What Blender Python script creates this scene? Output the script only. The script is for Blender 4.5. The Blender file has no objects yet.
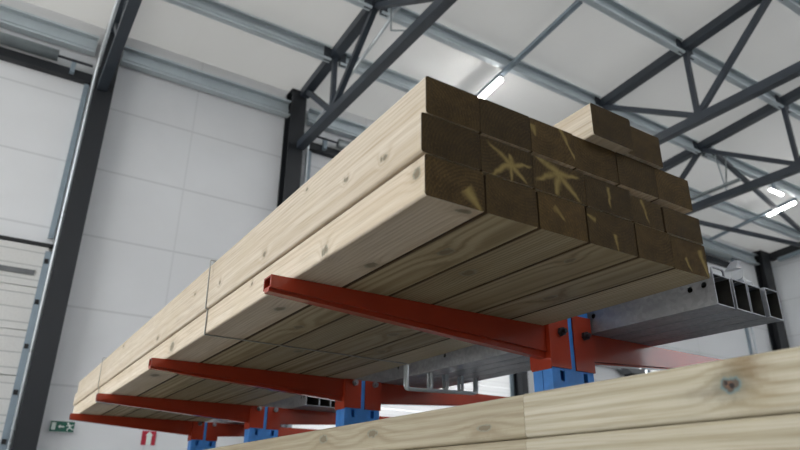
import bpy, bmesh, math, random
from mathutils import Vector, Matrix
random.seed(7)
C = bpy.context.scene.collection
H = 1.5                      # camera height above the floor; every z below is measured from the camera
W = 9.5                      # distance of the end wall

# ------------------------------------------------------------------ mesh helpers
class MB:
    def __init__(s): s.v = []; s.f = []; s.m = []
    def face(s, idx, mi=0): s.f.append(idx); s.m.append(mi)
    def box(s, x0, x1, y0, y1, z0, z1, mi=0):
        s.hexa([(x0,y0,z0),(x1,y0,z0),(x1,y1,z0),(x0,y1,z0),(x0,y0,z1),(x1,y0,z1),(x1,y1,z1),(x0,y1,z1)], mi); return s
    def hexa(s, p, mi=0):
        n = len(s.v); s.v += [tuple(q) for q in p]
        for q in ((0,3,2,1),(4,5,6,7),(0,1,5,4),(1,2,6,5),(2,3,7,6),(3,0,4,7)): s.face([n+i for i in q], mi)
        return s
    def prism(s, poly, axis, a0, a1, mi=0, cap=None):
        # poly in the two other axes, in order: axis x -> (y,z), y -> (x,z), z -> (x,y)
        n = len(s.v); k = len(poly)
        for a in (a0, a1):
            for (u, w) in poly:
                s.v.append({'x':(a,u,w),'y':(u,a,w),'z':(u,w,a)}[axis])
        for i in range(k):
            j = (i+1) % k; s.face([n+i, n+j, n+k+j, n+k+i], mi)
        cap = mi if cap is None else cap
        s.face([n+i for i in range(k)][::-1], cap); s.face([n+k+i for i in range(k)], cap)
        return s
    def bar(s, p, q, w, h=None, mi=0):
        # rectangular bar from p to q
        h = h or w; p = Vector(p); q = Vector(q); d = (q-p).normalized()
        up = Vector((0,0,1)) if abs(d.z) < .95 else Vector((1,0,0))
        a = d.cross(up).normalized(); b = a.cross(d)
        c = [(-1,-1),(1,-1),(1,1),(-1,1)]
        s.hexa([p+a*w/2*i+b*h/2*j for i,j in c]+[q+a*w/2*i+b*h/2*j for i,j in c], mi); return s
    def tube(s, pts, r, seg=8, mi=0):
        pts = [Vector(p) for p in pts]; n0 = len(s.v)
        ref = None
        for i, p in enumerate(pts):
            d = (pts[min(i+1,len(pts)-1)]-pts[max(i-1,0)]).normalized()
            if ref is None: ref = d.orthogonal().normalized()
            ref = (ref - d*ref.dot(d)).normalized(); b = d.cross(ref)
            for k in range(seg):
                t = 2*math.pi*k/seg; s.v.append(tuple(p+ref*r*math.cos(t)+b*r*math.sin(t)))
        for i in range(len(pts)-1):
            for k in range(seg):
                k2 = (k+1) % seg; a = n0+i*seg; s.face([a+k, a+k2, a+seg+k2, a+seg+k], mi)
        s.face([n0+k for k in range(seg)][::-1], mi); e = n0+(len(pts)-1)*seg; s.face([e+k for k in range(seg)], mi)
        return s
    def build(s, name, mats, parent=None, origin=(0,0,0), smooth=False):
        o3 = Vector(origin)
        me = bpy.data.meshes.new(name)
        me.from_pydata([tuple(Vector(v)-o3) for v in s.v], [], s.f)
        if not isinstance(mats, (list, tuple)): mats = [mats]
        for m in mats: me.materials.append(m)
        me.polygons.foreach_set('material_index', s.m)
        bm = bmesh.new(); bm.from_mesh(me); bmesh.ops.recalc_face_normals(bm, faces=bm.faces); bm.to_mesh(me); bm.free()
        if smooth:
            for p in me.polygons: p.use_smooth = True
        me.update()
        o = bpy.data.objects.new(name, me); C.objects.link(o)
        if parent is None: o.location = o3 + Vector((0,0,H))
        else: o.parent = parent
        return o
def rounded_path(pts, r, n=5):
    pts = [Vector(p) for p in pts]; out = [pts[0]]
    for i in range(1, len(pts)-1):
        a = (pts[i-1]-pts[i]); b = (pts[i+1]-pts[i]); rr = min(r, a.length*.49, b.length*.49)
        a = pts[i]+a.normalized()*rr; b = pts[i]+b.normalized()*rr
        for k in range(n+1):
            t = k/n; out.append(a*(1-t)**2+pts[i]*2*t*(1-t)+b*t*t)
    out.append(pts[-1]); return out
def cut(o, cutter_mb):
    c = cutter_mb.build('cutter', [], None); c.location = (0,0,0)
    me = c.data; inv = o.matrix_world
    base = Vector(o.location) if o.parent is None else Vector(o.parent.location)
    for v in me.vertices: v.co = v.co + Vector((0,0,H))
    c2 = Matrix.Translation(-base)
    for v in me.vertices: v.co = c2 @ v.co
    c.parent = o.parent if o.parent else None
    if o.parent is None: c.location = o.location
    m = o.modifiers.new('cut', 'BOOLEAN'); m.object = c; m.operation = 'DIFFERENCE'; m.solver = 'EXACT'
    bpy.context.view_layer.update()
    dg = bpy.context.evaluated_depsgraph_get()
    new = bpy.data.meshes.new_from_object(o.evaluated_get(dg))
    o.modifiers.clear(); o.data = new; new.name = o.name
    bpy.data.objects.remove(c)
def tag(o, label=None, cat=None, group=None, kind=None):
    if label: o['label'] = label
    if cat: o['category'] = cat
    if group: o['group'] = group
    if kind: o['kind'] = kind
    return o
def thing(name, loc, label, cat, group=None, kind=None):
    o = bpy.data.objects.new(name, None); C.objects.link(o); o.empty_display_size = .1
    o.location = Vector(loc)+Vector((0,0,H)); tag(o, label, cat, group, kind); return o
def at(o): return Vector(o.location)-Vector((0,0,H))

# ------------------------------------------------------------------ material helpers
def srgb(r, g, b):
    f = lambda c: (c/255/12.92) if c/255 <= .04045 else ((c/255+.055)/1.055)**2.4
    return (f(r), f(g), f(b), 1)
class N:
    def __init__(s, tree): s.t = tree
    def new(s, typ, **k):
        n = s.t.nodes.new(typ)
        for a, b in k.items(): setattr(n, a, b)
        return n
    def put(s, sock, v):
        if v is None: return
        if hasattr(v, 'is_output') : s.t.links.new(v, sock)
        else: sock.default_value = v
    def math(s, op, a, b=None, c=None, clamp=False):
        n = s.new('ShaderNodeMath', operation=op); n.use_clamp = clamp
        for i, v in enumerate((a, b, c)): s.put(n.inputs[i], v)
        return n.outputs[0]
    def vmath(s, op, a, b=None):
        n = s.new('ShaderNodeVectorMath', operation=op); s.put(n.inputs[0], a)
        if b is not None: s.put(n.inputs[1], b)
        return n.outputs['Value'] if op in ('LENGTH','DOT_PRODUCT','DISTANCE') else n.outputs[0]
    def noise(s, vec, scale, detail=3, rough=.55, dist=0):
        n = s.new('ShaderNodeTexNoise'); s.put(n.inputs['Vector'], vec); n.inputs['Scale'].default_value = scale
        n.inputs['Detail'].default_value = detail; n.inputs['Roughness'].default_value = rough; n.inputs['Distortion'].default_value = dist
        return n.outputs['Fac']
    def rng(s, v, a, b, c=0., d=1., smooth=True):
        n = s.new('ShaderNodeMapRange', interpolation_type='SMOOTHSTEP' if smooth else 'LINEAR'); n.clamp = True
        for i, q in enumerate((v, a, b, c, d)): s.put(n.inputs[i], q)
        return n.outputs[0]
    def mix(s, f, a, b, mode='MIX'):
        n = s.new('ShaderNodeMix', data_type='RGBA', blend_type=mode)
        s.put(n.inputs[0], f); s.put(n.inputs[6], a); s.put(n.inputs[7], b); return n.outputs[2]
    def sep(s, v):
        n = s.new('ShaderNodeSeparateXYZ'); s.put(n.inputs[0], v); return n.outputs
    def comb(s, x, y, z):
        n = s.new('ShaderNodeCombineXYZ')
        for i, v in enumerate((x, y, z)): s.put(n.inputs[i], v)
        return n.outputs[0]
    def bump(s, h, strength, dist=.01):
        n = s.new('ShaderNodeBump'); n.inputs['Strength'].default_value = strength; n.inputs['Distance'].default_value = dist
        s.put(n.inputs['Height'], h); return n.outputs[0]
def material(name):
    m = bpy.data.materials.new(name); m.use_nodes = True
    n = N(m.node_tree); b = m.node_tree.nodes['Principled BSDF']
    return m, n, b
def plain(name, col, rough=.5, metal=0, vary=.12, scale=6, bump=0, coat=0, spec=.5):
    m, n, b = material(name)
    tc = n.new('ShaderNodeTexCoord').outputs['Object']
    f = n.noise(tc, scale, 5)
    dark = tuple(c*(1-vary*2) for c in col[:3])+(1,)
    light = tuple(min(1, c*(1+vary)) for c in col[:3])+(1,)
    n.put(b.inputs['Base Color'], n.mix(n.rng(f, .3, .7), dark, light))
    n.put(b.inputs['Roughness'], n.rng(f, .2, .8, rough*.85, min(1, rough*1.15)))
    b.inputs['Metallic'].default_value = metal
    b.inputs['Specular IOR Level'].default_value = spec
    b.inputs['Coat Weight'].default_value = coat; b.inputs['Coat Roughness'].default_value = .08
    if bump: n.put(b.inputs['Normal'], n.bump(n.noise(tc, scale*8, 3), bump))
    return m
def emissive(name, col, strength):
    m, n, b = material(name)
    b.inputs['Base Color'].default_value = (.8,.8,.8,1)
    b.inputs['Emission Color'].default_value = col; b.inputs['Emission Strength'].default_value = strength
    return m

# node group: one knot -> core, ring, warp
kg = bpy.data.node_groups.new('knot', 'ShaderNodeTree')
for nm, ty in (('Vector','NodeSocketVector'),('Center','NodeSocketVector'),('Radii','NodeSocketVector')):
    kg.interface.new_socket(nm, in_out='INPUT', socket_type=ty)
for nm in ('Core','Ring','Warp','Halo'): kg.interface.new_socket(nm, in_out='OUTPUT', socket_type='NodeSocketFloat')
_n = N(kg); gi = _n.new('NodeGroupInput'); go = _n.new('NodeGroupOutput')
_d = _n.vmath('SUBTRACT', gi.outputs[0], gi.outputs[1])
_j = _n.noise(gi.outputs[0], 75, 3)
_l = _n.vmath('LENGTH', _n.vmath('DIVIDE', _d, gi.outputs[2]))
_l = _n.math('ADD', _l, _n.math('MULTIPLY', _n.math('SUBTRACT', _j, .5), 1.3))
_n.put(go.inputs[0], _n.rng(_l, 1.05, .75)); 
_n.put(go.inputs[1], _n.rng(_n.math('ABSOLUTE', _n.math('SUBTRACT', _l, .95)), .28, .05))
_n.put(go.inputs[2], _n.math('EXPONENT', _n.math('MULTIPLY', _n.math('MULTIPLY', _l, _l), -.12)))
_n.put(go.inputs[3], _n.math('EXPONENT', _n.math('MULTIPLY', _n.math('MULTIPLY', _l, _l), -.25)))
# node group: one pale streak of an end-grain star
sg = bpy.data.node_groups.new('streak', 'ShaderNodeTree')
for nm, ty in (('X','NodeSocketFloat'),('Z','NodeSocketFloat'),('Angle','NodeSocketFloat'),('Width','NodeSocketFloat'),('Length','NodeSocketFloat')):
    sg.interface.new_socket(nm, in_out='INPUT', socket_type=ty)
sg.interface.new_socket('Mask', in_out='OUTPUT', socket_type='NodeSocketFloat')
_n = N(sg); gi = _n.new('NodeGroupInput'); go = _n.new('NodeGroupOutput')
ca = _n.math('COSINE', gi.outputs[2]); sa = _n.math('SINE', gi.outputs[2])
al = _n.math('ADD', _n.math('MULTIPLY', gi.outputs[0], ca), _n.math('MULTIPLY', gi.outputs[1], sa))
pe = _n.math('ABSOLUTE', _n.math('SUBTRACT', _n.math('MULTIPLY', gi.outputs[1], ca), _n.math('MULTIPLY', gi.outputs[0], sa)))
wd = _n.math('MULTIPLY', gi.outputs[3], _n.rng(al, 0, gi.outputs[4], 1, .35))
m1 = _n.rng(_n.math('DIVIDE', pe, wd), 1.1, 0.)
m2 = _n.math('MULTIPLY', _n.rng(al, -.004, .002), _n.rng(al, gi.outputs[4], _n.math('MULTIPLY', gi.outputs[4], .75)))
_n.put(go.inputs[0], _n.math('MULTIPLY', m1, m2))

def ring_phase(n, tc, seed, knots=(), freq=95, warp=7., wob=5.):
    rnd = random.Random(seed)
    x0 = rnd.uniform(-.12, .12); z0 = rnd.choice((-1,1))*rnd.uniform(.02, .11)
    st = n.vmath('MULTIPLY', tc, (1, .04, 1))
    st = n.vmath('ADD', st, (rnd.uniform(0,50), rnd.uniform(0,50), rnd.uniform(0,50)))
    wob1 = n.noise(st, 9, 2, .5); wob2 = n.noise(st, 40, 2, .5)
    x, y, z = n.sep(tc)
    dx = n.math('SUBTRACT', x, x0); dz = n.math('SUBTRACT', z, z0)
    r = n.math('SQRT', n.math('ADD', n.math('MULTIPLY', dx, dx), n.math('MULTIPLY', dz, dz)))
    ph = n.math('ADD', n.math('MULTIPLY', r, freq*6.283), n.math('MULTIPLY', wob1, wob*6.283*.5))
    ph = n.math('ADD', ph, n.math('MULTIPLY', wob2, 3.))
    core = ring = halo = None
    for (c, rad) in knots:
        g = n.new('ShaderNodeGroup'); g.node_tree = kg
        n.put(g.inputs[0], tc); g.inputs[1].default_value = c; g.inputs[2].default_value = rad
        ph = n.math('ADD', ph, n.math('MULTIPLY', g.outputs[2], warp))
        mx = lambda a, b: b if a is None else n.math('MAXIMUM', a, b)
        core = mx(core, g.outputs[0]); ring = mx(ring, g.outputs[1]); halo = mx(halo, g.outputs[3])
    return ph, st, core, ring, halo
PALE = ((206,192,166), (166,146,112))
def wood(name, seed, knots=(), early=PALE[0], late=PALE[1], contrast=.5, warp=7., stain=(120,96,60), knotcol=(112,102,82), ringcol=(140,138,122), stains=(), spots=(), freq=85, wob=2.6):
    m, n, b = material(name)
    tc = n.new('ShaderNodeTexCoord').outputs['Object']
    ph, st, core, ring, halo = ring_phase(n, tc, seed, knots, freq=freq, warp=warp, wob=wob)
    s = n.math('MULTIPLY_ADD', n.math('SINE', ph), .5, .5)
    s = n.math('POWER', s, 2.2)
    fib = n.noise(n.vmath('MULTIPLY', tc, (260, 6, 260)), 1, 2)
    broad = n.noise(st, 14, 3)
    blot = n.noise(tc, 3.2, 4)
    col = n.mix(n.math('MULTIPLY', s, contrast), srgb(*early), srgb(*late))
    col = n.mix(n.rng(broad, .35, .75, 0, .45), col, srgb(*late))
    col = n.mix(n.rng(fib, .45, .75, 0, .3), col, srgb(*stain))
    thin = n.noise(n.vmath('MULTIPLY', tc, (90, 1.6, 90)), 1, 3, .6)
    col = n.mix(n.rng(thin, .48, .72, 0, .3), col, srgb(*late))
    col = n.mix(n.rng(thin, .5, .3, 0, .25), col, srgb(min(255,early[0]*1.06), min(255,early[1]*1.06), min(255,early[2]*1.08)))
    col = n.mix(n.rng(blot, .45, .75, 0, .35), col, srgb(early[0]*.9, early[1]*.88, early[2]*.8))
    for (c, rad, cc, k_) in stains:
        g = n.new('ShaderNodeGroup'); g.node_tree = kg; n.put(g.inputs[0], tc); g.inputs[1].default_value = c; g.inputs[2].default_value = rad
        col = n.mix(n.math('MULTIPLY', g.outputs[3], n.rng(n.noise(st, 60, 3), .3, .6, k_*.4, k_)), col, srgb(*cc))
    if core is not None:
        col = n.mix(n.math('MULTIPLY', halo, .35), col, srgb(*stain))
        col = n.mix(n.math('MULTIPLY', core, .8), col, srgb(*knotcol))
        col = n.mix(n.math('MULTIPLY', ring, .75), col, srgb(*ringcol))
    for (c, rad, cc, k_) in spots:
        g = n.new('ShaderNodeGroup'); g.node_tree = kg; n.put(g.inputs[0], tc); g.inputs[1].default_value = c; g.inputs[2].default_value = rad
        col = n.mix(n.math('MULTIPLY', g.outputs[0], k_), col, srgb(*cc))
    n.put(b.inputs['Base Color'], col)
    n.put(b.inputs['Roughness'], n.rng(broad, .2, .8, .55, .75)); b.inputs['Specular IOR Level'].default_value = .35
    hgt = n.math('ADD', n.math('MULTIPLY', s, .5), fib)
    n.put(b.inputs['Normal'], n.bump(hgt, .25, .003))
    return m
def endgrain(name, seed, streaks=(), base=(74,54,28), dark=(40,28,14)):
    m, n, b = material(name)
    tc = n.new('ShaderNodeTexCoord').outputs['Object']
    ph, st, *_ = ring_phase(n, tc, seed, freq=120, wob=2.)
    s = n.math('MULTIPLY_ADD', n.math('SINE', ph), .5, .5)
    blot = n.noise(tc, 22, 5, .65); speck = n.noise(tc, 190, 3, .7); saw = n.noise(n.vmath('MULTIPLY', tc, (420, 1, 30)), 1, 2)
    col = n.mix(n.math('MULTIPLY', s, .5), srgb(*base), srgb(*dark))
    col = n.mix(n.rng(blot, .3, .7, 0, .7), col, srgb(*dark))
    col = n.mix(n.rng(speck, .5, .75, 0, .5), col, srgb(base[0]*1.55, base[1]*1.5, base[2]*1.4))
    col = n.mix(n.rng(saw, .5, .8, 0, .3), col, srgb(*dark))
    x, y, z = n.sep(tc)
    wx = n.math('ADD', x, n.math('MULTIPLY', n.math('SUBTRACT', n.noise(tc, 25, 2), .5), .02))
    wz = n.math('ADD', z, n.math('MULTIPLY', n.math('SUBTRACT', n.noise(n.vmath('ADD', tc, (3,3,3)), 25, 2), .5), .02))
    mk = None
    for (cx, cz, ang, wd, ln) in streaks:
        g = n.new('ShaderNodeGroup'); g.node_tree = sg
        n.put(g.inputs[0], n.math('SUBTRACT', wx, cx)); n.put(g.inputs[1], n.math('SUBTRACT', wz, cz))
        g.inputs[2].default_value = math.radians(ang); g.inputs[3].default_value = wd; g.inputs[4].default_value = ln
        mk = g.outputs[0] if mk is None else n.math('MAXIMUM', mk, g.outputs[0])
    if mk is not None:
        mk = n.math('MULTIPLY', mk, n.rng(blot, .25, .55, .45, .95))
        col = n.mix(mk, col, srgb(140,122,74))
    n.put(b.inputs['Base Color'], col); b.inputs['Roughness'].default_value = .8; b.inputs['Specular IOR Level'].default_value = .2
    n.put(b.inputs['Normal'], n.bump(n.math('ADD', speck, saw), .3, .002))
    return m

# ------------------------------------------------------------------ plain materials
M = {}
def red_paint():
    m, n, b = material('orange_red_paint')
    tc = n.new('ShaderNodeTexCoord').outputs['Object']
    f = n.noise(tc, 4, 5); g = n.noise(tc, 45, 4, .7)
    col = n.mix(n.rng(f, .3, .7), srgb(150,44,18), srgb(166,52,22))
    col = n.mix(n.rng(g, .66, .8, 0, .35), col, srgb(110,34,20))
    n.put(b.inputs['Base Color'], col); n.put(b.inputs['Roughness'], n.rng(f, .2, .8, .5, .6)); b.inputs['Specular IOR Level'].default_value = .2
    b.inputs['Coat Weight'].default_value = .85; b.inputs['Coat Roughness'].default_value = .06
    return m
M['red'] = red_paint()
M['blue'] = plain('blue_paint', srgb(62,142,226), .42, vary=.1, scale=9)
M['slotdark'] = plain('dark_slot', srgb(26,30,36), .8)
M['bolt'] = plain('zinc_bolt', srgb(150,152,156), .35, .8)
M['darkbolt'] = plain('dark_steel_bolt', srgb(58,60,66), .45, .6)
M['steel'] = plain('dark_grey_steel_paint', srgb(27,30,35), .5, vary=.06, scale=3)
M['truss'] = plain('blue_grey_truss_paint', srgb(50,57,66), .45, vary=.06, scale=3)
M['cable'] = plain('black_rubber', srgb(28,29,31), .6)
M['rail'] = plain('bright_zinc_rail', srgb(205,212,216), .3, .4, vary=.05, scale=3)
M['strip'] = plain('blue_grey_strip', srgb(142,156,166), .4, .3, vary=.05)
M['shaft'] = plain('grey_shaft', srgb(150,158,160), .4, .5, vary=.06)
M['wire'] = plain('grey_strapping', srgb(168,168,162), .5, .2)
M['film'] = plain('white_plastic_film', srgb(222,224,226), .3, vary=.04)
M['inner'] = plain('shaded_inner_steel', srgb(66,65,60), .7, .2, vary=.2, scale=20)  # darkened colour standing in for the shade inside the channels
def galvanised(name, base, spangle, rough, metal, sc):
    m, n, b = material(name)
    tc = n.new('ShaderNodeTexCoord').outputs['Object']
    v = n.new('ShaderNodeTexVoronoi'); n.put(v.inputs['Vector'], tc); v.inputs['Scale'].default_value = sc
    g = n.sep(v.outputs['Color'])[0]
    f = n.noise(n.vmath('MULTIPLY', tc, (1,.35,1)), 5, 5, .6)
    col = n.mix(g, srgb(*base), srgb(*spangle))
    col = n.mix(n.rng(f, .42, .66, 0, .6), col, srgb(base[0]*.72, base[1]*.73, base[2]*.76))
    n.put(b.inputs['Base Color'], col); b.inputs['Metallic'].default_value = metal
    n.put(b.inputs['Roughness'], n.rng(f, .3, .7, rough*.8, rough*1.25))
    return m
M['galv'] = galvanised('galvanised_steel', (160,163,168), (180,183,187), .42, .6, 70)
M['purlin'] = plain('galvanised_purlin_steel', srgb(192,202,207), .42, .1, vary=.03, scale=2)
def panel(name, col, seams_z, axis_v, v_at, v_step, rough=.55, vstrength=.25, hs=1.):
    # flat metal sandwich panels with fine joints; seams_z = (offset, spacing), v = (offset, spacing) along x or y
    m, n, b = material(name)
    tc = n.new('ShaderNodeTexCoord').outputs['Object']
    x, y, z = n.sep(tc)
    def line(c, off, step, w):
        q = n.math('ABSOLUTE', n.math('SUBTRACT', n.math('FRACT', n.math('ADD', n.math('DIVIDE', n.math('SUBTRACT', c, off), step), .5)), .5))
        return n.rng(n.math('MULTIPLY', q, step), w, w*.35)
    c = n.mix(n.rng(n.noise(tc, .6, 4), .3, .7), srgb(*[k*.97 for k in col]), srgb(*col))
    lines = None
    if seams_z:
        l = n.math('MULTIPLY', line(z, seams_z[0], seams_z[1], .02), .45*hs); lines = l
    l = n.math('MULTIPLY', line({'x':x,'y':y}[axis_v], v_at, v_step, .018), vstrength)
    lines = l if lines is None else n.math('MAXIMUM', lines, l)
    c = n.mix(lines, c, srgb(110,112,114))
    n.put(b.inputs['Base Color'], c); b.inputs['Roughness'].default_value = rough
    n.put(b.inputs['Normal'], n.bump(n.math('SUBTRACT', 1., lines), .3, .004))
    return m
M['wall'] = panel('white_wall_panel', (227,228,230), (1.29, 1.035), 'x', 2.0, 3.2, hs=.5, vstrength=.12)
M['gable'] = panel('white_gable_panel', (244,247,250), (1.2, 1.03), 'y', 0, 6, hs=.4, vstrength=.2)
def membrane():
    # white translucent roof sheeting that lets some daylight through
    m, n, b = material('white_roof_membrane'); t = m.node_tree
    tc = n.new('ShaderNodeTexCoord').outputs['Object']; x, y, z = n.sep(tc)
    q = n.math('ABSOLUTE', n.math('SUBTRACT', n.math('FRACT', n.math('DIVIDE', x, 1.15)), .5))
    seam = n.rng(q, .012, .004)
    bl = n.noise(n.vmath('MULTIPLY', tc, (1,.5,1)), .8, 4)
    thick = n.math('MULTIPLY', n.rng(bl, .25, .75, .84, 1.), n.math('SUBTRACT', 1., n.math('MULTIPLY', seam, .3)))
    tr = n.new('ShaderNodeBsdfTranslucent'); n.put(tr.inputs['Color'], n.vmath('MULTIPLY', n.comb(thick, thick, thick), (.93,.93,.92)))
    df = n.new('ShaderNodeBsdfDiffuse'); df.inputs['Color'].default_value = srgb(222,222,220)
    mx = n.new('ShaderNodeMixShader'); mx.inputs[0].default_value = TRANS
    t.links.new(df.outputs[0], mx.inputs[1]); t.links.new(tr.outputs[0], mx.inputs[2])
    t.links.new(mx.outputs[0], t.nodes['Material Output'].inputs['Surface'])
    return m
TRANS = .031
M['roof'] = membrane()
def door_leaf():
    m, n, b = material('white_ribbed_door_skin')
    tc = n.new('ShaderNodeTexCoord').outputs['Object']; x, y, z = n.sep(tc)
    q = n.math('FRACT', n.math('DIVIDE', z, .19))
    l = n.rng(n.math('ABSOLUTE', n.math('SUBTRACT', q, .5)), .06, .02)
    g = n.noise(tc, 60, 3)
    c = n.mix(n.math('MULTIPLY', l, .45), srgb(214,213,210), srgb(120,122,124))
    n.put(b.inputs['Base Color'], n.mix(n.rng(g, .4, .7, 0, .12), c, srgb(150,150,150))); b.inputs['Roughness'].default_value = .55
    n.put(b.inputs['Normal'], n.bump(n.math('SUBTRACT', n.math('MULTIPLY', g, .3), l), .4, .006))
    return m
M['door'] = door_leaf()
def glazed_leaf():
    m, n, b = material('translucent_door_sheet'); t = m.node_tree
    tc = n.new('ShaderNodeTexCoord').outputs['Object']; x, y, z = n.sep(tc)
    l = n.rng(n.math('ABSOLUTE', n.math('SUBTRACT', n.math('FRACT', n.math('DIVIDE', z, .19)), .5)), .05, .02)
    c = n.math('SUBTRACT', .96, n.math('MULTIPLY', l, .12)); c = n.comb(c, c, c)
    tr = n.new('ShaderNodeBsdfTranslucent'); n.put(tr.inputs['Color'], c)
    df = n.new('ShaderNodeBsdfDiffuse'); n.put(df.inputs['Color'], c)
    mx = n.new('ShaderNodeMixShader'); mx.inputs[0].default_value = .34
    t.links.new(df.outputs[0], mx.inputs[1]); t.links.new(tr.outputs[0], mx.inputs[2])
    t.links.new(mx.outputs[0], t.nodes['Material Output'].inputs['Surface'])
    return m
M['glazed'] = glazed_leaf()
M['floor'] = plain('grey_concrete', srgb(96,95,93), .6, vary=.08, scale=1.2)
M['yard'] = plain('pale_paving', srgb(166,164,160), .8, vary=.06, scale=.6)
M['led'] = emissive('led_diffuser', (1,.98,.95,1), 18)
M['white'] = plain('white_enamel', srgb(225,226,226), .4, vary=.03)
M['green'] = plain('sign_green', srgb(12,96,78), .35, vary=.04)
M['signwhite'] = plain('sign_white', srgb(226,236,230), .4, vary=.02)
M['signred'] = plain('sign_red', srgb(176,16,48), .4, vary=.04)
M['gapshade'] = plain('brown_gap_shade_side', srgb(70,54,32), .8, vary=.15, scale=14)  # dark brown painted in for shade in the gaps between timbers
M['motor'] = plain('grey_motor_casing', srgb(104,106,108), .5, vary=.08)

# ------------------------------------------------------------------ camera
cam = bpy.data.cameras.new('camera'); co = bpy.data.objects.new('camera', cam); C.objects.link(co)
f_px, pit, yaw, roll = 647.08, .398416, .56346, .010175
cam.sensor_width = 36; cam.lens = f_px*36/800; cam.clip_end = 200; cam.clip_start = .02
cp, sp, cy, sy = math.cos(pit), math.sin(pit), math.cos(yaw), math.sin(yaw)
fw = Vector((sy*cp, cy*cp, sp)); r = Vector((cy, -sy, 0)); u = r.cross(fw)
c_, s_ = math.cos(roll), math.sin(roll)
r, u = r*c_+u*s_, u*c_-r*s_
mw = Matrix((r, u, -fw)).transposed().to_4x4(); mw.translation = (0,0,H); co.matrix_world = mw
cam.dof.use_dof = True; cam.dof.focus_distance = 2.25; cam.dof.aperture_fstop = 3.5
bpy.context.scene.camera = co

# ------------------------------------------------------------------ room shell
XL, XR, YF = -9.0, 18.95, -8.0
def struct(mb, name, mat, label, cat, origin=(0,0,0)):
    return tag(mb.build(name, mat, None, origin), label, cat, None, 'structure')
struct(MB().box(XL, XR+.2, YF-.2, W+.2, -H-.2, -H), 'floor', M['floor'], 'grey concrete hall floor below the racking', 'floor')
yard = MB(); yard.box(-70, XL-.01, -60, 60, -H-.3, -H-.02); yard.box(XL-.01, 70, -60, YF-.21, -H-.3, -H-.02); yard.box(XL-.01, 70, W+.21, 60, -H-.3, -H-.02)
struct(yard, 'ground', M['yard'], 'pale paved yard outside the hall', 'ground')
zr = lambda y: 6.63+.08*(9.5-y)               # centre line of the sloping top chords
wall_y = W
wb = MB(); wb.box(XL, XR+.2, wall_y, wall_y+.2, 3.10, 6.9)
for a_, b_ in ((XL, 4.0), (8.54, 12.62), (17.1, XR+.2)): wb.box(a_, b_, wall_y, wall_y+.2, -H, 3.10)
struct(wb, 'wall_back', M['wall'], 'white panelled end wall behind the racking', 'wall')
struct(MB().prism([(YF,-H),(wall_y,-H),(wall_y,zr(wall_y)+.16),(YF,zr(YF)+.16)], 'x', XR, XR+.2), 'wall_right', M['gable'], 'bright white panelled side wall beyond the galvanised channels', 'wall')
fwl = MB(); fwl.box(XL, 0.0, YF-.2, YF, -H, zr(YF)+.2); fwl.box(0.0, 11.5, YF-.2, YF, -H, 5.0); fwl.box(0.0, XR+.2, YF-.2, YF, 7.4, zr(YF)+.2); fwl.box(15.0, XR+.2, YF-.2, YF, 5.0, 7.4); fwl.box(11.5, 15.0, YF-.2, YF, -H, 5.0); fwl.box(15.0, XR+.2, YF-.2, YF, -H, 1.8)  # high strip opening added to throw more daylight on the side wall
struct(MB().box(XL-.2, XL, YF-.2, -1.2, -H, zr(YF)), 'wall_left', M['wall'], 'unseen white panelled wall added left of the photographer to limit daylight, ending at the open gate', 'wall')  # unseen wall put in to hold back daylight from the front left
struct(fwl, 'wall_front', M['wall'], 'white panelled wall behind the photographer with a high opening added to light the side wall', 'wall')
rf = MB(); ya_, yb_ = YF-.2, wall_y+.25
rf.v = [(XL-.3,ya_,zr(ya_)+.17),(XR+.3,ya_,zr(ya_)+.17),(XR+.3,yb_,zr(yb_)+.17),(XL-.3,yb_,zr(yb_)+.17)]; rf.face([0,1,2,3])
struct(rf, 'ceiling', M['roof'], 'white sloping translucent roof sheeting', 'ceiling')

# ------------------------------------------------------------------ steel columns, trusses, purlins
def i_section(cx, y0, w, d, tf=.02, tw=.014):
    a, b = cx-w/2, cx+w/2; y1 = y0+d
    return [(a,y0),(b,y0),(b,y0+tf),(cx+tw/2,y0+tf),(cx+tw/2,y1-tf),(b,y1-tf),(b,y1),(a,y1),(a,y1-tf),(cx-tw/2,y1-tf),(cx-tw/2,y0+tf),(a,y0+tf)]
cy0 = 9.22
k = cy0/W
cols = [(.0640*W*k, .26, 'dark grey steel column beside the sectional door, tallest dark upright at left of picture'),
        (.3990*W*k, .28, 'dark grey steel column partly hidden behind the pale side of the timber stack'),
        (8.66, .15, 'dark grey steel column glimpsed between the hook rods and the nearest rack post'),
        (1.993*W*k, .42, 'dark grey steel column in the wall corner beyond the galvanised channels')]
for cx, wd, lab in cols:
    t = thing('steel_column', (cx, cy0+.13, -H), lab, 'column', 'steel columns along the end wall'); o = at(t)
    top = 6.68 if cx > 1 else 6.7
    MB().prism(i_section(cx, cy0, wd, .26), 'z', -H+.02, top).build('shaft', M['steel'], t, o)
    MB().box(cx-wd/2-.05, cx+wd/2+.05, cy0-.04, cy0+.275, -H, -H+.02).build('base_plate', M['steel'], t, o)
    MB().box(cx-wd/2-.01, cx+wd/2+.01, cy0-.01, cy0+.27, top, top+.015).build('cap_plate', M['steel'], t, o)
    mb = MB()
    for s in (-1, 1):
        mb.tube([(cx+s*wd*.3, cy0-.012, 5.6), (cx+s*wd*.3, cy0, 5.6)], .018, 6)
    mb.build('bolt', M['darkbolt'], t, o)

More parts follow.
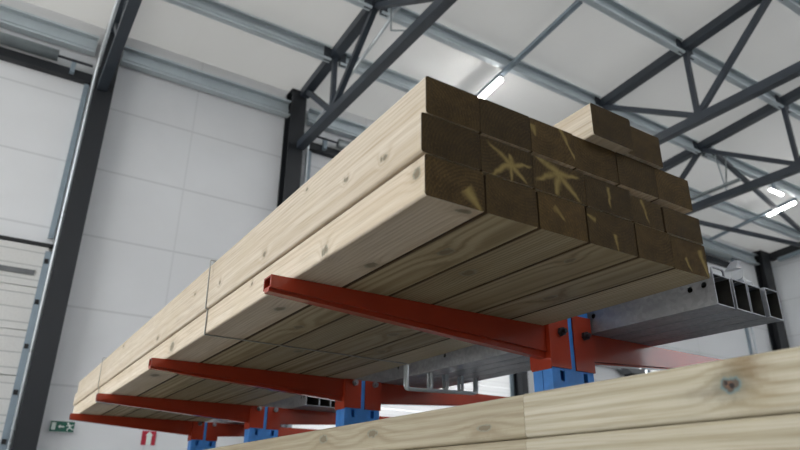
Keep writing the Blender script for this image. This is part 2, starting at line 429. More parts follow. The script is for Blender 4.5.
PY = [9.36, 8.027, 6.70, 4.93, 3.40]
zb = .589*W
tx = [.0598*W, .3965*W, .918*W, 1.23*W]
tname = ['first roof truss above the tall left column', 'second roof truss rising from the half hidden column behind the timber stack',
         'third roof truss passing above the right end of the timber stack', 'fourth roof truss beyond the timber stack, with a small V of thin rods']
for X, lab in zip(tx, tname):
    t = thing('roof_truss', (X, cy0-.15, zb), 'dark grey '+lab, 'truss', 'roof trusses'); o = at(t)
    y_end = -7.9; ys = cy0-.002 if X < 4.2 else 9.15
    MB().bar((X, ys, zr(ys)), (X, y_end, zr(y_end)), .16, .15).build('top_chord', M['truss'], t, o)
    MB().bar((X, ys, zb), (X, y_end, zb), .14, .14).build('bottom_chord', M['truss'], t, o)
    nodes_b = [8.027, 4.93, 1.85]; nodes_t = [9.05, 6.70, 3.40, .3]
    for yb in nodes_b:
        MB().bar((X, yb, zb+.07), (X, yb, zr(yb)-.07), .075, .075).build('post', M['truss'], t, o)
    for i, yb in enumerate(nodes_b):
        for yt in (nodes_t[i], nodes_t[i+1]):
            p = Vector((X, yb, zb+.06)); q = Vector((X, yt, zr(yt)-.06)); d = (q-p).normalized()
            MB().bar(p+d*.04, q-d*.04, .085, .085).build('diagonal', M['truss'], t, o)
    for y in PY[1:]:
        for s in (-1, 1):
            MB().box(X+s*.08, X+s*.2, y-.012, y+.012, zr(y)-.17, zr(y)+.09).build('cleat', M['truss'], t, o)
    if X > 3 and X < 12:
        mb = MB(); y = 6.70-.25
        z0 = zr(y)-.1
        if X > 11:
            mb.tube([(X+.02, y, z0), (X+.22, y, zb+.22)], .016, 6); mb.tube([(X+.5, y, z0), (X+.22, y, zb+.22)], .016, 6)
        elif X < 4:
            mb.tube([(X+.12, y, z0), (X+.12, y, zb+.62)], .012, 6); mb.tube([(X+.12, y, zb+.62), (X+.1, y-.75, zb+.09)], .012, 6)
        if mb.v: tag(mb.build('brace', M['shaft'], t, o), 'thin pale brace rods')
    if X > 11 and X < 12:
        tag(MB().box(X-.28, X-.2, 5.9, 8.0, zb+.08, zb+.12).build('cable_tray', M['shaft'], t, o), 'pale strip lying on the bottom chord')

def c_poly(yc, zc, d, fl, t=.008, lip=.03):
    # C profile in (y,z), opening towards -y
    a, b = yc-fl/2, yc+fl/2; z0, z1 = zc-d/2, zc+d/2
    return [(b,z0),(b,z1),(a,z1),(a,z1-lip),(a+t,z1-lip),(a+t,z1-t),(b-t,z1-t),(b-t,z1-d*.36),(b-t-.03,z1-d*.42),(b-t-.03,z0+d*.38),(b-t,z0+d*.32),(b-t,z0+t),(a+t,z0+t),(a+t,z0+lip),(a,z0+lip),(a,z0)]
bays = [(XL+.05, tx[0]), (tx[0], tx[1]), (tx[1], tx[2]), (tx[2], tx[3]), (tx[3], XR-.02)]
bname = ['left of the first truss', 'between the first and second trusses', 'between the second and third trusses', 'between the third and fourth trusses',
         'from the fourth truss to the side wall']
rname = ['eaves purlin along the wall top', 'purlin next in from the eaves', 'third purlin up the roof', 'fourth purlin up the roof', 'fifth purlin up the roof']
for i, y in enumerate(PY):
    for j, (a, b) in enumerate(bays):
        zc = (6.36 if j < 3 else 6.44) if i == 0 else zr(y)-.03
        ga = 0 if j == 0 else .085; gb = .085 if j < 4 else .22
        if i == 0 and j in (0, 1): gb = .19
        if i == 0 and j in (1, 2): ga = .19
        if i == 0 and j == 4: gb = .72
        cx = (a+b)/2; o = Vector((cx, y, zc))
        yy = y if i else 9.40
        mb = MB().prism(c_poly(yy, zc, .30 if i == 0 else .27, .1 if i else .13), 'x', a+ga, b-gb)
        tag(mb.build('purlin', M['purlin'], None, o), 'galvanised '+rname[i]+', '+bname[j], 'purlin', 'galvanised roof purlins')

# ------------------------------------------------------------------ sectional doors on the end wall
def sectional(x0, x1, name, label, left_rail=True, right_rail=True, turn=True, zd=0):
    t = thing('sectional_door', ((x0+x1)/2, wall_y-.05, -H), label, 'door', 'sectional doors in the end wall'); o = at(t)
    Y = wall_y
    lf = MB(); z = 3.06; zt = z
    while zt > -H+.05:
        zb_ = max(zt-.57, -H); lf.box(x0+.06, x1-.06, Y-.06, Y-.002, zb_+.006, zt-.006); zt = zb_
    lf.build('leaf', M['glazed'] if x0 > 0 else M['door'], t, o)
    MB().box(x0+.02, x1-.0, Y-.07, Y-.002, 3.065, 3.11).build('top_seal', M['cable'], t, o)
    mb = MB()
    for s, x in ((1, x0), (-1, x1)):
        a, b = sorted((x, x+s*.09)); mb.box(a, b, Y-.075, Y-.061, -H, 3.0)
    mb.build('edge_strip', M['strip'], t, o)
    for s, x in ((1, x0), (-1, x1)):
        for zz in (2.86, 2.3, 1.72, 1.15, .57, 0, -.6):
            a, b = sorted((x+s*.03, x+s*.08)); MB().box(a, b, Y-.09, Y-.076, zz-.03, zz+.03).build('hinge', M['cable'], t, o)
        # vertical track that turns along the roof slope
        if (s == 1 and left_rail) or (s == -1 and right_rail):
            xr = x-s*.015; yr = Y-.13
            path = rounded_path([(xr, yr, -H), (xr, yr, 6.0), (xr, 6.0, zr(6.0)-.22)], .5, 8) if turn else [(xr, yr, -H), (xr, yr, 2.), (xr, yr, 5.80)]
            MB().tube(path, .028, 8).build('track', M['rail'], t, o, smooth=True)
            a, b = sorted((x+s*.03, x+s*.10)); MB().box(a, b, Y-.06, Y-.002, 3.2, 5.69).build('guide', M['strip'], t, o)
    MB().box(x0+.02, x1-.02, Y-.12, Y-.002, 5.70+zd, 5.84+zd).build('header_rail', M['steel'], t, o)
    MB().tube([(x0+.55, Y-.2, 5.93+zd), (x1-.52, Y-.2, 5.93+zd)], .085, 14).build('spring_drum', M['shaft'], t, o, smooth=True)
    MB().tube([(x0+.05, Y-.2, 5.93+zd), (x0+.55, Y-.2, 5.93+zd)], .02, 8).build('axle', M['darkbolt'], t, o)
    MB().tube([(x1-.52, Y-.2, 5.93+zd), (x1-.05, Y-.2, 5.93+zd)], .02, 8).build('axle', M['darkbolt'], t, o)
    for x in (x0+.3, x1-.3):
        MB().box(x-.03, x+.03, Y-.2, Y-.121, 5.74+zd, 5.96+zd).build('bracket', M['strip'], t, o)
    for z in (2.68,):
        MB().box(x1-1.3, x1-.16, Y-.075, Y-.061, z-.035, z+.035).build('stiffener', M['motor'], t, o)
    return t
sectional(-3.9, .43, 'd1', 'white sectional door with dark seal left of the tallest dark column', left_rail=True)
sectional(3.98, 8.56, 'd2', 'white sectional door mostly hidden behind the timber stack, right of the half hidden column', right_rail=False)
sectional(12.6, 17.12, 'd3', 'white sectional door near the wall corner, seen beneath the galvanised channels', left_rail=False, turn=False, zd=.24)
# motor unit under the right arm of the nearest rack
t = thing('door_motor', (11.75, wall_y-.2, 2.62), 'grey door motor with drive bar on the end wall, just under the right red arm', 'motor'); o = at(t)
MB().prism([(11.75,2.52),(12.2,2.52),(12.2,2.7),(11.85,2.72),(11.6,2.63)], 'y', wall_y-.3, wall_y-.001).build('casing', M['motor'], t, o)
MB().bar((10.6, wall_y-.12, 2.69), (11.7, wall_y-.12, 2.62), .05, .06).build('drive_bar', M['shaft'], t, o)
MB().box(11.8, 11.98, wall_y-.25, wall_y-.05, 2.42, 2.52).build('gearbox', M['cable'], t, o)
MB().box(12.05, 12.1, wall_y-.305, wall_y-.3, 2.63, 2.67).build('lamp', M['signwhite'], t, o)

# ------------------------------------------------------------------ signs
e0 = W-.03
t = thing('exit_sign', (.97, W, .775), 'green emergency exit sign with running figure on the end wall', 'sign'); o = at(t)
x0, x1, z0, z1 = .825, 1.115, .712, .85
MB().box(x0, x1, e0-.01, W-.001, z0, z1).build('housing', M['white'], t, o)
MB().box(x0+.008, x1-.004, e0-.014, e0-.0101, z0+.008, z1-.005).build('panel', M['green'], t, o)
g = MB(); yy0, yy1 = e0-.0175, e0-.0142
g.box(x0+.025, x0+.072, yy0, yy1, z0+.028, z1-.022)                      # doorway
zc = (z0+z1)/2
g.prism([(x0+.10,zc),(x0+.125,zc+.025),(x0+.125,zc+.008),(x0+.17,zc+.008),(x0+.17,zc-.008),(x0+.125,zc-.008),(x0+.125,zc-.025)], 'y', yy0, yy1)   # arrow
fx = x0+.235                                                              # running figure
g.prism([(fx-.026+.013*math.cos(a*math.pi/6), zc+.043+.013*math.sin(a*math.pi/6)) for a in range(12)], 'y', yy0, yy1)
for (p, q, wd) in (((fx-.018,zc+.03),(fx+.005,zc-.008),.022),((fx+.005,zc-.008),(fx-.022,zc-.022),.013),((fx-.022,zc-.022),(fx-.026,zc-.05),.012),
                   ((fx+.005,zc-.008),(fx+.03,zc-.03),.013),((fx+.03,zc-.03),(fx+.05,zc-.03),.011),((fx-.012,zc+.026),(fx+.022,zc+.016),.01),((fx+.022,zc+.016),(fx+.036,zc+.032),.009),
                   ((fx-.02,zc+.025),(fx-.042,zc+.008),.01)):
    g.bar((p[0], (yy0+yy1)/2, p[1]), (q[0], (yy0+yy1)/2, q[1]), yy1-yy0, wd)
g.build('pictogram', M['signwhite'], t, o)
t = thing('fire_sign', (2.045, W, .70), 'small red sign with a white upright arrow on the end wall', 'sign'); o = at(t)
MB().box(1.955, 2.135, W-.012, W-.001, .612, .792).build('panel', M['signred'], t, o)
MB().prism([(2.015,.612),(2.08,.612),(2.08,.735),(2.095,.735),(2.047,.785),(2.0,.735),(2.015,.735)], 'y', W-.0155, W-.0122).build('arrow', M['signwhite'], t, o)

# ------------------------------------------------------------------ lamps
def lamp_line(x, y_far, y_near, z_of, lamps, lab, lamplabs):
    tr = MB().bar((x, y_far, z_of(y_far)), (x, y_near, z_of(y_near)), .085, .06)
    tag(tr.build('lamp_trunking', M['strip'], None, (x, y_far, z_of(y_far))), lab, 'trunking', 'grey lamp trunking lines')
    for (a, b), ll in zip(lamps, lamplabs):
        t = thing('led_batten', (x, (a+b)/2, z_of((a+b)/2)), ll, 'lamp', 'bright strip lamps under the roof'); o = at(t)
        MB().bar((x, a, z_of(a)-.048), (x, b, z_of(b)-.048), .09, .028).build('housing', M['white'], t, o)
        MB().bar((x, a+.02*(1 if b>a else -1), z_of(a)-.083), (x, b, z_of(b)-.083), .085, .04).build('diffuser', M['led'], t, o)
zA = lambda y: 6.56+.128*(7.28-y)
lamp_line(6.3, 9.0, 5.0, zA, [(6.8, 8.2)], 'grey trunking carrying the lamp seen above the timber stack', ['bright strip lamp glowing just above the timber stack'])
zB = lambda y: 6.59+.128*(7.53-y)
lamp_line(15.5, 9.1, 6.78, zB, [(6.80, 7.5)], 'grey trunking carrying the lamp seen right of the stack near the side wall', ['bright strip lamp right of the stack near the side wall'])
for x in (-3.0, 6.3, 15.5):
    for y in ((6.0, 1.6, -3.4) if x < 0 else (1.6, -3.4)):
        t = thing('led_batten', (x, y, zr(y)-.3), 'bright strip lamp under the roof nearer the photographer, out of view', 'lamp', 'strip lamps out of view'); o = at(t)
        MB().bar((x, y-.7, zr(y-.7)-.28), (x, y+.7, zr(y+.7)-.28), .09, .028).build('housing', M['white'], t, o)
        MB().bar((x, y-.68, zr(y-.68)-.315), (x, y+.68, zr(y+.68)-.315), .085, .04).build('diffuser', M['led'], t, o)
for (p, q, ll) in (((11.80,6.50,6.70),(18.60,7.90,6.50),'dark roof brace passing above the side wall lamp, starting at the fourth truss'),
                   ((11.80,9.02,6.46),(18.60,7.86,6.38),'dark roof brace low along the wall top, between fourth truss and side wall')):
    tag(MB().bar(p, q, .09, .09).build('roof_brace', M['truss'], None, p), ll, 'roof brace', 'dark roof braces')
t = thing('led_batten', (14.3, 6.63, 6.5), 'short bright strip lamp under a purlin, above the longer lamp near the side wall', 'lamp', 'bright strip lamps under the roof'); o = at(t)
MB().box(14.03, 14.57, 6.60, 6.66, 6.49, 6.53).build('housing', M['white'], t, o)
MB().box(14.05, 14.55, 6.605, 6.655, 6.46, 6.4895).build('diffuser', M['led'], t, o)
MB().box(14.2, 14.3, 6.61, 6.65, 6.53, 6.69).build('hanger', M['strip'], t, o)
# brace from side wall to column top, seen as pale rail
tag(MB().bar((XR-.35, 9.0, 6.42), (XR-.35, 1.5, 6.98), .07, .1).build('wall_rail', M['strip'], None, (XR-.35, 9.0, 6.42)), 'pale metal rail along the top of the side wall', 'rail')
tag(MB().bar((XR-.12, 9.35, zr(9.35)-.02), (XR-.12, -7.9, zr(-7.9)-.02), .2, .2).build('gable_rafter', M['steel'], None, (XR-.12, 9.35, zr(9.35))), 'dark grey rafter where the roof meets the side wall', 'rafter')

# ------------------------------------------------------------------ cantilever racks
def arm_mesh(tip, root, y, z, dtip, droot, w=.055):
    # hollow tapered arm, open at the tip, with a small lip along its lower front edge
    mb = MB(); s = 1 if root > tip else -1
    t = .005; q = tip+s*.16; fr = lambda x: dtip+(droot-dtip)*(x-tip)/(root-tip)
    def ring(x, ins):
        d = fr(x); return [(x,y+ins,z-d+ins),(x,y+w-ins,z-d+ins),(x,y+w-ins,z-ins),(x,y+ins,z-ins)]
    fr2 = fr; fr = lambda x: fr2(x)*(.80 if s > 0 else .93)
    n = len(mb.v); mb.v += ring(tip,0)+ring(root,0)+ring(tip,t)+ring(q,t)
    for i in range(4):
        j = (i+1) % 4
        mb.face([n+i,n+j,n+4+j,n+4+i]); mb.face([n+i,n+j,n+8+j,n+8+i]); mb.face([n+8+i,n+8+j,n+12+j,n+12+i])
    mb.face([n+4,n+5,n+6,n+7]); mb.face([n+12,n+13,n+14,n+15])
    mb.hexa([(tip,y+.011,z-fr2(tip)),(root,y+.011,z-fr2(root)),(root,y+w-.011,z-fr2(root)),(tip,y+w-.011,z-fr2(tip)),
             (tip,y+.011,z-fr(tip)-.0003),(root,y+.011,z-fr(root)-.0003),(root,y+w-.011,z-fr(root)-.0003),(tip,y+w-.011,z-fr(tip)-.0003)])
    for (p, q2, d0) in ((tip+s*.002, root, 0),) if s > 0 else ():
        mb.hexa([(p,y-.003,z-fr(p)-.001),(q2,y-.003,z-fr(q2)-.001),(q2,y+.004,z-fr(q2)-.001),(p,y+.004,z-fr(p)-.001),
                 (p,y-.003,z-fr(p)+.005),(q2,y-.003,z-fr(q2)+.005),(q2,y+.004,z-fr(q2)+.005),(p,y+.004,z-fr(p)+.005)])
    return mb
def rack(yf, dx, label, left_tip=.63, right_tip=2.93, upper=True):
    t = thing('cantilever_rack', (1.785+dx, yf+.03, -H), label, 'rack', 'cantilever rack frames in a row'); o = at(t)
    xa, xb = 1.68+dx, 1.89+dx; ya, yb = yf-.012, yf+.084
    mid = (ya+yb)/2; th = .006; ztop = .70 if dx > 0 else .578
    left = MB()
    # two channels face to face
    for (p, q) in ((ya, mid-.0015), (yb, mid+.0015)):
        s = 1 if q > p else -1
        left.prism([(xa,p),(xb,p),(xb,q),(xb-th,q),(xb-th,p+s*th),(xa+th,p+s*th),(xa+th,q),(xa,q)], 'z', -H+.012, ztop)
    post = left.build('post', M['blue'], t, o)
    cm = MB()
    for zz in (.405, .305, .205):
        for xx in (xa+.05, xb-.042):
            cm.box(xx-.011, xx+.011, ya-.02, ya+.012, zz-.018, zz+.018)
    cut(post, cm)
    MB().box(xa-.12, xb+.12, ya-.1, yb+.1, -H, -H+.012).build('base_plate', M['blue'], t, o)
    def one(z, tip, side, dt, dr, vis):
        xr = xa-.006 if side < 0 else xb+.006
        a = arm_mesh(tip, xr, yf, z, dt, dr).build('arm', M['red'], t, o)
        x1, x2 = (xa-.006, xa+.093) if side < 0 else (xb-.092, xb+.006)
        zt, zl = (z+.055 if dx > 0 or z < .3 else .579), z-.148 if side < 0 else z-.151
        br = MB(); y0, y1 = ya-.006, yb+.006
        br.box(x1, x2, y0, ya-.0005, zl, zt); br.box(x1, x2, yb+.0005, y1, zl, zt)
        xs = (x1, x1+.0055) if side < 0 else (x2-.0055, x2); br.box(xs[0], xs[1], ya-.0005, yb+.0005, zl-.006 if side < 0 else zl, zt)
        b = br.build('bracket', M['red'], a, o)
        xm = (x1+x2)/2+.008
        hexn = [(xm+.017*math.cos(i*math.pi/3+.3), z-.018+.017*math.sin(i*math.pi/3+.3)) for i in range(6)]
        sh = [(xm+.009*math.cos(i*math.pi/4), z-.018+.009*math.sin(i*math.pi/4)) for i in range(8)]
        mb = MB().prism(hexn, 'y', y0-.014, y0-.0003); mb.prism(sh, 'y', y0-.028, y0-.014); mb.build('bolt', M['darkbolt'] if dx > 0 else M['bolt'], a, o)
        return a
    if upper:
        one(.5795, left_tip, -1, .047, .115, True)
        one(.5795, right_tip, 1, .05, .112, True)
    one(.0255, 1.0, -1, .05, .1, False)
    return t
rlab = ['red and blue cantilever rack frame nearest the camera, under the front of the timber stack',
        'second red and blue cantilever rack frame from the front',
        'third red and blue cantilever rack frame from the front',
        'last red and blue cantilever rack frame, at the far end of the timber stack']
for (y, dx, lab, lt) in zip((1.668, 3.112, 4.476, 5.768), (.008, -.052, -.062, -.092), rlab, (.625, .632, .622, .635)):
    rack(y, dx, lab, left_tip=lt)
rack(.255, .02, 'rack frame carrying the near lower timbers, out of view at right', upper=False)
rack(-1.0, .04, 'rack frame under the butt of the near lower timbers, out of view', upper=False)

# ------------------------------------------------------------------ timbers
def rr(x0, x1, z0, z1, r=.006, n=3):
    pts = []
    for cx, cz, a0 in ((x1-r,z0+r,-90),(x1-r,z1-r,0),(x0+r,z1-r,90),(x0+r,z0+r,180)):
        for i in range(n+1):
            a = math.radians(a0+90*i/n); pts.append((cx+r*math.cos(a), cz+r*math.sin(a)))
    return pts
def timber(x0, x1, z0, z1, y0, y1, side, end, label, group, name='squared_timber', r=.0025, gapshade=False):
    o = ((x0+x1)/2, y0, (z0+z1)/2)
    mb = MB().prism(rr(x0, x1, z0, z1, r), 'y', y0, y1, 0, 1)
    ob = mb.build(name, [side, end, M['gapshade']], None, o)
    if gapshade:                                   # inner sides browned so the gaps between neighbours look shaded
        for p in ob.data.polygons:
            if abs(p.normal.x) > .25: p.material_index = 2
    return tag(ob, label, 'timber', group)
hh = .0998
Z = lambda row: (.58+hh*(3-row), .58+hh*(4-row)-.0012)       # rows counted from the top; row 0 is the extra pair
G = 'treated timbers in the raised stack'
R1 = [(.694,.848,.997),(.850,1.0075,.9975),(1.0095,1.160,.998),(1.163,1.326,1.001),(1.328,1.489,1.0),(1.491,1.645,1.0005)]
R2 = [(.682,.845,.998),(.847,1.007,.9985),(1.009,1.187,.999),(1.189,1.363,.9995),(1.366,1.494,1.002),(1.502,1.667,1.001)]
R3 = [(.692,.8535,1.0),(.8595,1.0135,1.0005),(1.0195,1.1795,1.001),(1.1855,1.3635,1.0015),(1.3695,1.515,1.002),(1.5215,1.677,1.006)]
R0 = [(1.208,1.366,.969),(1.368,1.518,.989)]
col_words = ['first', 'second', 'third', 'fourth', 'fifth', 'sixth']
def kn(o, pts):   # world knot positions -> local
    return [((p[0]-o[0], p[1]-o[1], p[2]-o[2]), rad) for p, rad in pts]
def left_knots(x, row, ys):
    return [((x, y, z), rad) for (y, z, rad) in ys]
knots = {
 (1,0): [((.694,1.62,.845),(.01,.008,.005)),((.694,2.75,.80),(.01,.012,.005)),((.694,4.3,.85),(.01,.02,.006))],
 (2,0): [((.682,1.148,.733),(.012,.010,.007)),((.682,1.165,.735),(.012,.005,.006)),((.682,1.34,.757),(.012,.009,.006)),((.682,1.352,.759),(.012,.004,.006)),((.682,1.90,.722),(.012,.012,.008)),((.682,2.36,.748),(.012,.010,.008)),((.682,3.3,.71),(.012,.022,.009))],
 (3,0): [((.692,1.03,.643),(.01,.013,.013)),((.698,1.463,.603),(.014,.014,.014)),((.697,1.48,.60),(.012,.006,.012)),((.692,3.02,.62),(.012,.03,.02)),((.692,2.02,.655),(.012,.009,.006)),
         ((.822,1.446,.58),(.014,.022,.012)),((.790,2.003,.58),(.014,.026,.012)),((.812,1.022,.58),(.018,.010,.012)),((.76,3.6,.58),(.02,.04,.012)),((.73,4.9,.58),(.02,.05,.012))],
 (3,1): [((.93,1.25,.58),(.016,.03,.012)),((.95,2.2,.58),(.016,.03,.012)),((.9,3.3,.58),(.016,.03,.012))],
 (3,2): [((1.08,1.35,.58),(.02,.03,.012)),((1.13,2.6,.58),(.02,.03,.012))],
 (3,3): [((1.24,1.12,.58),(.012,.02,.012)),((1.3,2.1,.58),(.02,.03,.012))],
 (3,4): [((1.44,1.4,.58),(.015,.03,.012)),((1.43,2.4,.58),(.015,.03,.012))],
}
S = math.radians
streaks = {
 (2,1): [(.012,-.004,150,0.0135,0.089),(.012,-.004,215,0.0120,0.105),(.012,-.004,265,0.0090,0.058),(.012,-.004,12,0.0120,0.074),(.012,-.004,-40,0.0135,0.063),(.012,-.004,95,0.0180,0.032)],
 (2,2): [(-.004,.02,160,0.0180,0.089),(-.004,.02,205,0.0180,0.095),(-.004,.02,262,0.0225,0.074),(-.004,.02,-42,0.0165,0.105),(-.004,.02,5,0.0135,0.084)],
 (1,2): [(.03,.05,-58,0.0090,0.116),(-.07,.03,-70,0.0180,0.032)],
 (3,0): [(.03,-.005,-48,0.0240,0.068)],
 (3,5): [(.05,.03,-72,0.0180,0.089),(-.02,-.01,-60,0.0090,0.042)],
 (2,3): [(.0,.03,-88,0.0090,0.063)],
 (2,4): [(-.02,.035,-70,0.0105,0.074)],
 (3,3): [(.01,-.005,-85,0.0090,0.053),(-.06,.02,170,0.0120,0.032)],
 (3,2): [(-.03,.02,-40,0.0120,0.053)],
}
row_words = {0: 'pair lying on top of', 1: 'upper full row of', 2: 'middle row of', 3: 'bottom row of'}
seed = 11
for row, L in ((0, R0), (1, R1), (2, R2), (3, R3)):
    z0, z1 = Z(row)
    for i, (x0, x1, y0) in enumerate(L):
        seed += 1
        z1 -= {(2,1): .004, (2,2): .003, (2,4): .010, (2,3): .002}.get((row, i), 0)
        o = ((x0+x1)/2, y0, (z0+z1)/2)
        ks = kn(o, knots.get((row, i), []))
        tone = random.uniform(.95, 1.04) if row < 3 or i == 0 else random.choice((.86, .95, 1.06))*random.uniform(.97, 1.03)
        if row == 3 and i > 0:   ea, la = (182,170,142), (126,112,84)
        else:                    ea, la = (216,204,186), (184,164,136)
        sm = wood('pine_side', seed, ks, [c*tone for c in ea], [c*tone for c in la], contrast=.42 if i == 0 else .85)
        bt = random.uniform(.85, 1.15)
        em = endgrain('pine_end', seed, streaks.get((row, i), []), base=(80*bt, 63*bt, 34*bt), dark=(42*bt, 31*bt, 15*bt))
        if row == 0:
            lab = ['left timber of the two lying on top of the raised stack, pale side showing', 'right timber of the two lying on top of the raised stack'][i]
        else:
            lab = f'{col_words[i]} timber from the pale left side in the {row_words[row]} the raised stack'
            if (row, i) == (2, 1): lab = 'second timber in the middle row, end showing a thin yellow star of cracks'
            if (row, i) == (2, 2): lab = 'third timber in the middle row, end showing a broad yellow star of cracks'
            if (row, i) == (1, 3): lab = 'fourth timber of the upper row, set back in shade below the topmost pair'
            if (row, i) == (2, 4): lab = 'fifth timber of the middle row, set back with dark gaps around its end'
        timber(x0, x1, z0, z1, y0, 6.17+random.uniform(-.015, .03), sm, em, lab, G, r=.0065 if i == 0 else (.003 if row == 3 else .0025), gapshade=row > 0 and i > 0)
# lower, nearer stack: two bundles butted end to end
GX = 1.07; gw = .165; zt = .2262
G2 = 'treated timbers in the lower near stack'
for bnd, (ya, yb) in enumerate(((-1.3, 1.149), (1.154, 6.2))):
    for row in range(2):
        for c in range(3):
            seed += 1
            x0 = GX+c*gw+(.004 if bnd else 0); x1 = x0+gw-.002
            z1 = zt-row*hh; z0 = z1-hh+.0012
            o = ((x0+x1)/2, ya, (z0+z1)/2); ks = []
            kc, rc = (92,92,78), (120,132,122)
            if c == 0 and bnd == 0 and row == 0: ks = kn(o, [((GX,.641,.181),(.02,.0165,.0135))])
            if c == 0 and bnd == 1 and row == 0: ks = kn(o, [((GX+.004,1.85,.185),(.015,.03,.012)),((GX+.004,2.2,.19),(.015,.03,.014)),((GX+.004,1.3,.16),(.015,.03,.008))])
            if bnd == 0: ea, la = (194,186,166), (150,138,110)
            else:        ea, la = (176,166,142), (136,122,98)
            if bnd == 0 and row == 0 and c == 0:
                sm = wood('pine_side', 5, ks, ea, la, contrast=.6, warp=8., stain=(128,104,62), knotcol=(66,50,42), ringcol=(98,120,120), freq=80, wob=1.8, spots=[(tuple(Vector(kk)-Vector(o)), rr_, cc, k_) for (kk, rr_, cc, k_) in (((GX,.641,.181),(.02,.0085,.008),(104,74,54),.9),((GX,.638,.1795),(.02,.0048,.0058),(34,24,20),1.),((GX,.648,.185),(.02,.003,.004),(34,24,20),.9))], stains=[(tuple(kk), rr_, cc, k_) for (kk, rr_, cc, k_) in ((Vector((GX,.615,.207))-Vector(o),(.03,.018,.014),(108,80,36),.9),(Vector((GX,.60,.155))-Vector(o),(.03,.03,.014),(136,116,72),.5),(Vector((GX,.68,.172))-Vector(o),(.03,.03,.006),(120,112,96),.5),(Vector((GX,.641,.181))-Vector(o),(.03,.014,.011),(116,128,122),.8))])
            else:
                sm = wood('pine_side', seed, ks, ea, la, contrast=.5, freq=60, wob=1.6)
            em = endgrain('pine_end', seed)
            w0 = 'near bundle' if bnd == 0 else 'far bundle'
            if c == 0:
                lab = {(0,0): 'timber with the big swirling knot, lower near stack at right', (0,1): 'timber directly beneath the one with the big swirling knot',
                       (1,0): 'top left timber of the lower stack beyond the butt joint, under the rack posts', (1,1): 'timber beneath the top one in the lower stack beyond the butt joint'}[(bnd, row)]
            else:
                lab = f'{"upper" if row == 0 else "lower"} row timber number {c+1} from the side, {w0} of the lower stack'
            timber(x0, x1, z0, z1, ya, yb, sm, em, lab, G2, r=.009)
# wire strapping round the raised stack
for y, lab in ((2.505, 'grey strapping wire round the raised stack between the first two rack arms'), (4.95, 'grey strapping wire round the far part of the raised stack')):
    pts = [(.6795,y+.012,.985),(.6795,y,.6795),(.6885,y,.6765),(.6885,y,.5765),(1.679,y+.05,.5765),(1.681,y+.05,.88),(1.52,y+.04,.984),(1.2,y+.03,.984),(.69,y+.012,.984)]
    pts = [(.6795,y+.012,.8795+.003)]+pts[1:6]+[(1.679,y+.05,.884),(1.522,y+.05,.884),(1.522,y+.05,.984),(1.205,y+.03,.984),(1.205,y+.03,.884),(.6795,y+.012,.884)]
    mb = MB()
    for a, b in zip(pts[:-1], pts[1:]):
        mb.bar(a, b, .008, .003)
    tag(mb.build('strapping_wire', M['wire'], None, pts[3]), lab, 'strap', 'strapping round the raised stack')

# ------------------------------------------------------------------ galvanised channels on the other side
def channel(x, y0, y1, skew, w, label, group, holes=()):
    o = (x, y0, .58)
    z0, z1 = .5803, .6855; t = .003; lip = .034
    sl = x+w*.5   # thin folding slot along the top
    poly = [(x,z0),(x+w,z0),(x+w,z1),(sl+.002,z1),(sl+.002,z1-t),(x+w-t,z1-t),(x+w-t,z0+t),(x+t,z0+t),(x+t,z1-t),(sl-.002,z1-t),(sl-.002,z1),(x,z1)]
    mbx = MB(); mbx.prism(poly, 'y', y0, y1)
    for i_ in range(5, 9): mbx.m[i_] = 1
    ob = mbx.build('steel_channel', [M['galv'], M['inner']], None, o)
    if holes:
        cm = MB()
        for (yy, zz) in holes:
            cm.prism([(yy+0.0105*math.cos(i*math.pi/6), zz+0.0105*math.sin(i*math.pi/6)) for i in range(12)], 'x', x-.01, x+.012)
        cut(ob, cm)
    ob.rotation_euler = (0, 0, skew)
    return tag(ob, label, 'steel channel', group)
lefts = [(1.932, .1005), (2.040, .0845), (2.132, .084), (2.2235, .086)]
cw = ['first', 'second', 'third', 'fourth']
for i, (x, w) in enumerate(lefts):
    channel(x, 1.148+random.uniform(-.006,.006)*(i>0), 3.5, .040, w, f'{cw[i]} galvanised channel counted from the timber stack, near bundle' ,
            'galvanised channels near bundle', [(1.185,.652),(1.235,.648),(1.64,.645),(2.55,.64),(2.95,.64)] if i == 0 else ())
    channel(1.914+(x-1.932), 4.218+.01*i, 7.2, .03, w, f'{cw[i]} galvanised channel from the timber stack, in the far bundle', 'galvanised channels far bundle', [(4.26,.64),(4.3,.64)] if i == 0 else ())
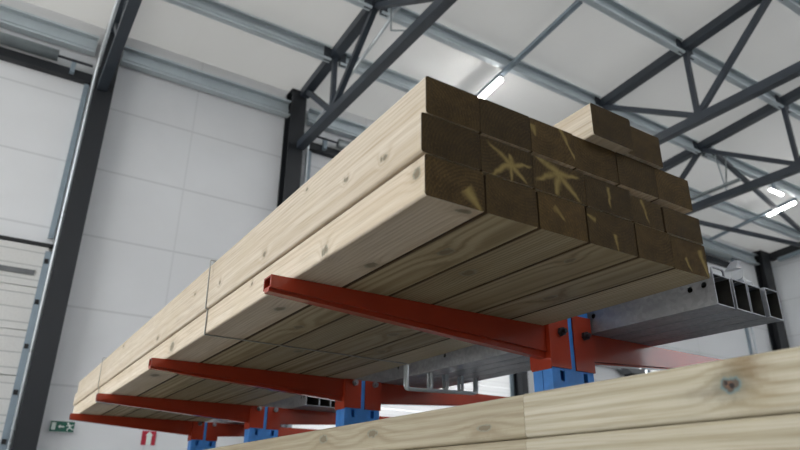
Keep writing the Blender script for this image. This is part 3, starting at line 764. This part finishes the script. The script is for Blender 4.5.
# bent rod hooks hanging round the channels
def hook(y, label):
    t = thing('rod_hook', (1.76, y, .5), label, 'hook'); o = at(t)
    for dy in (0, .02):
        mb = MB(); yy = y+dy
        path = [(1.735,yy,.70),(1.735,yy,.484),(2.165,yy,.498),(2.165,yy,.577)]
        mb.tube(rounded_path(path, .022), .008, 8); mb.build('rod', M['rail'], t, o, smooth=True)
    for x in (1.88, 1.975, 2.07):
        mb = MB(); zb_ = .489+(x-1.735)*.0326+.006
        mb.tube(rounded_path([(x,y,.577),(x,y,zb_),(x,y+.03,zb_),(x,y+.03,.577)], .012), .008, 8); mb.build('prong', M['rail'], t, o, smooth=True)
    MB().tube([(1.735,y,.70),(2.2,y,.70)], .006, 8).build('top_rod', M['rail'], t, o)
hook(2.665, 'bent galvanised rod hook with prongs hanging round the channels below the timber stack')
t = MB().tube(rounded_path([(1.962,1.168,.687),(1.962,1.168,.718),(2.03,1.168,.718),(2.03,1.168,.687)], .012), .004, 8)
tag(t.build('rod_loop', M['galv'], None, (1.99,1.168,.69), smooth=True), 'small bent rod loop standing on the first galvanised channel', 'rod')
# crumpled plastic film on the channels
bm = MB(); random.seed(3); nx, nz = 6, 6; base = len(bm.v)
for j in range(nz):
    for i in range(nx):
        u_, v_ = i/(nx-1), j/(nz-1)
        bm.v.append((2.135+.095*u_*(1-.25*v_)+random.uniform(-.006,.006)*v_, 1.20+.02*math.sin(u_*6+v_*3)+random.uniform(-.012,.012), .6875+.10*v_*(1-.35*abs(u_-.4))+(random.uniform(-.006,.006) if j else 0)))
for j in range(nz-1):
    for i in range(nx-1):
        a = base+j*nx+i; bm.face([a, a+1, a+nx+1, a+nx])
fo = bm.build('plastic_film', M['film'], None, (2.18,1.2,.687))
sm_ = fo.modifiers.new('thickness', 'SOLIDIFY'); sm_.thickness = .0015
tag(fo, 'crumpled white plastic film standing up from the galvanised channels', 'plastic film')

# ------------------------------------------------------------------ daylight and view
w = bpy.data.worlds.new('overcast'); bpy.context.scene.world = w; w.use_nodes = True
bg = w.node_tree.nodes['Background']; bg.inputs['Color'].default_value = (.90,.95,1.0,1); bg.inputs['Strength'].default_value = 1.6
vs = bpy.context.scene.view_settings
bpy.context.scene.display_settings.display_device = 'sRGB'
vs.view_transform = 'Standard'; vs.look = 'None'; vs.gamma = 1; vs.use_curve_mapping = False; vs.exposure = 1.2
sun = bpy.data.lights.new('sun', 'SUN'); sun.energy = 7; sun.angle = math.radians(2); sun.color = (1,.96,.9)
so = bpy.data.objects.new('sun', sun); C.objects.link(so)
so.rotation_euler = Vector((.60,.08,-.80)).to_track_quat('-Z','Y').to_euler()
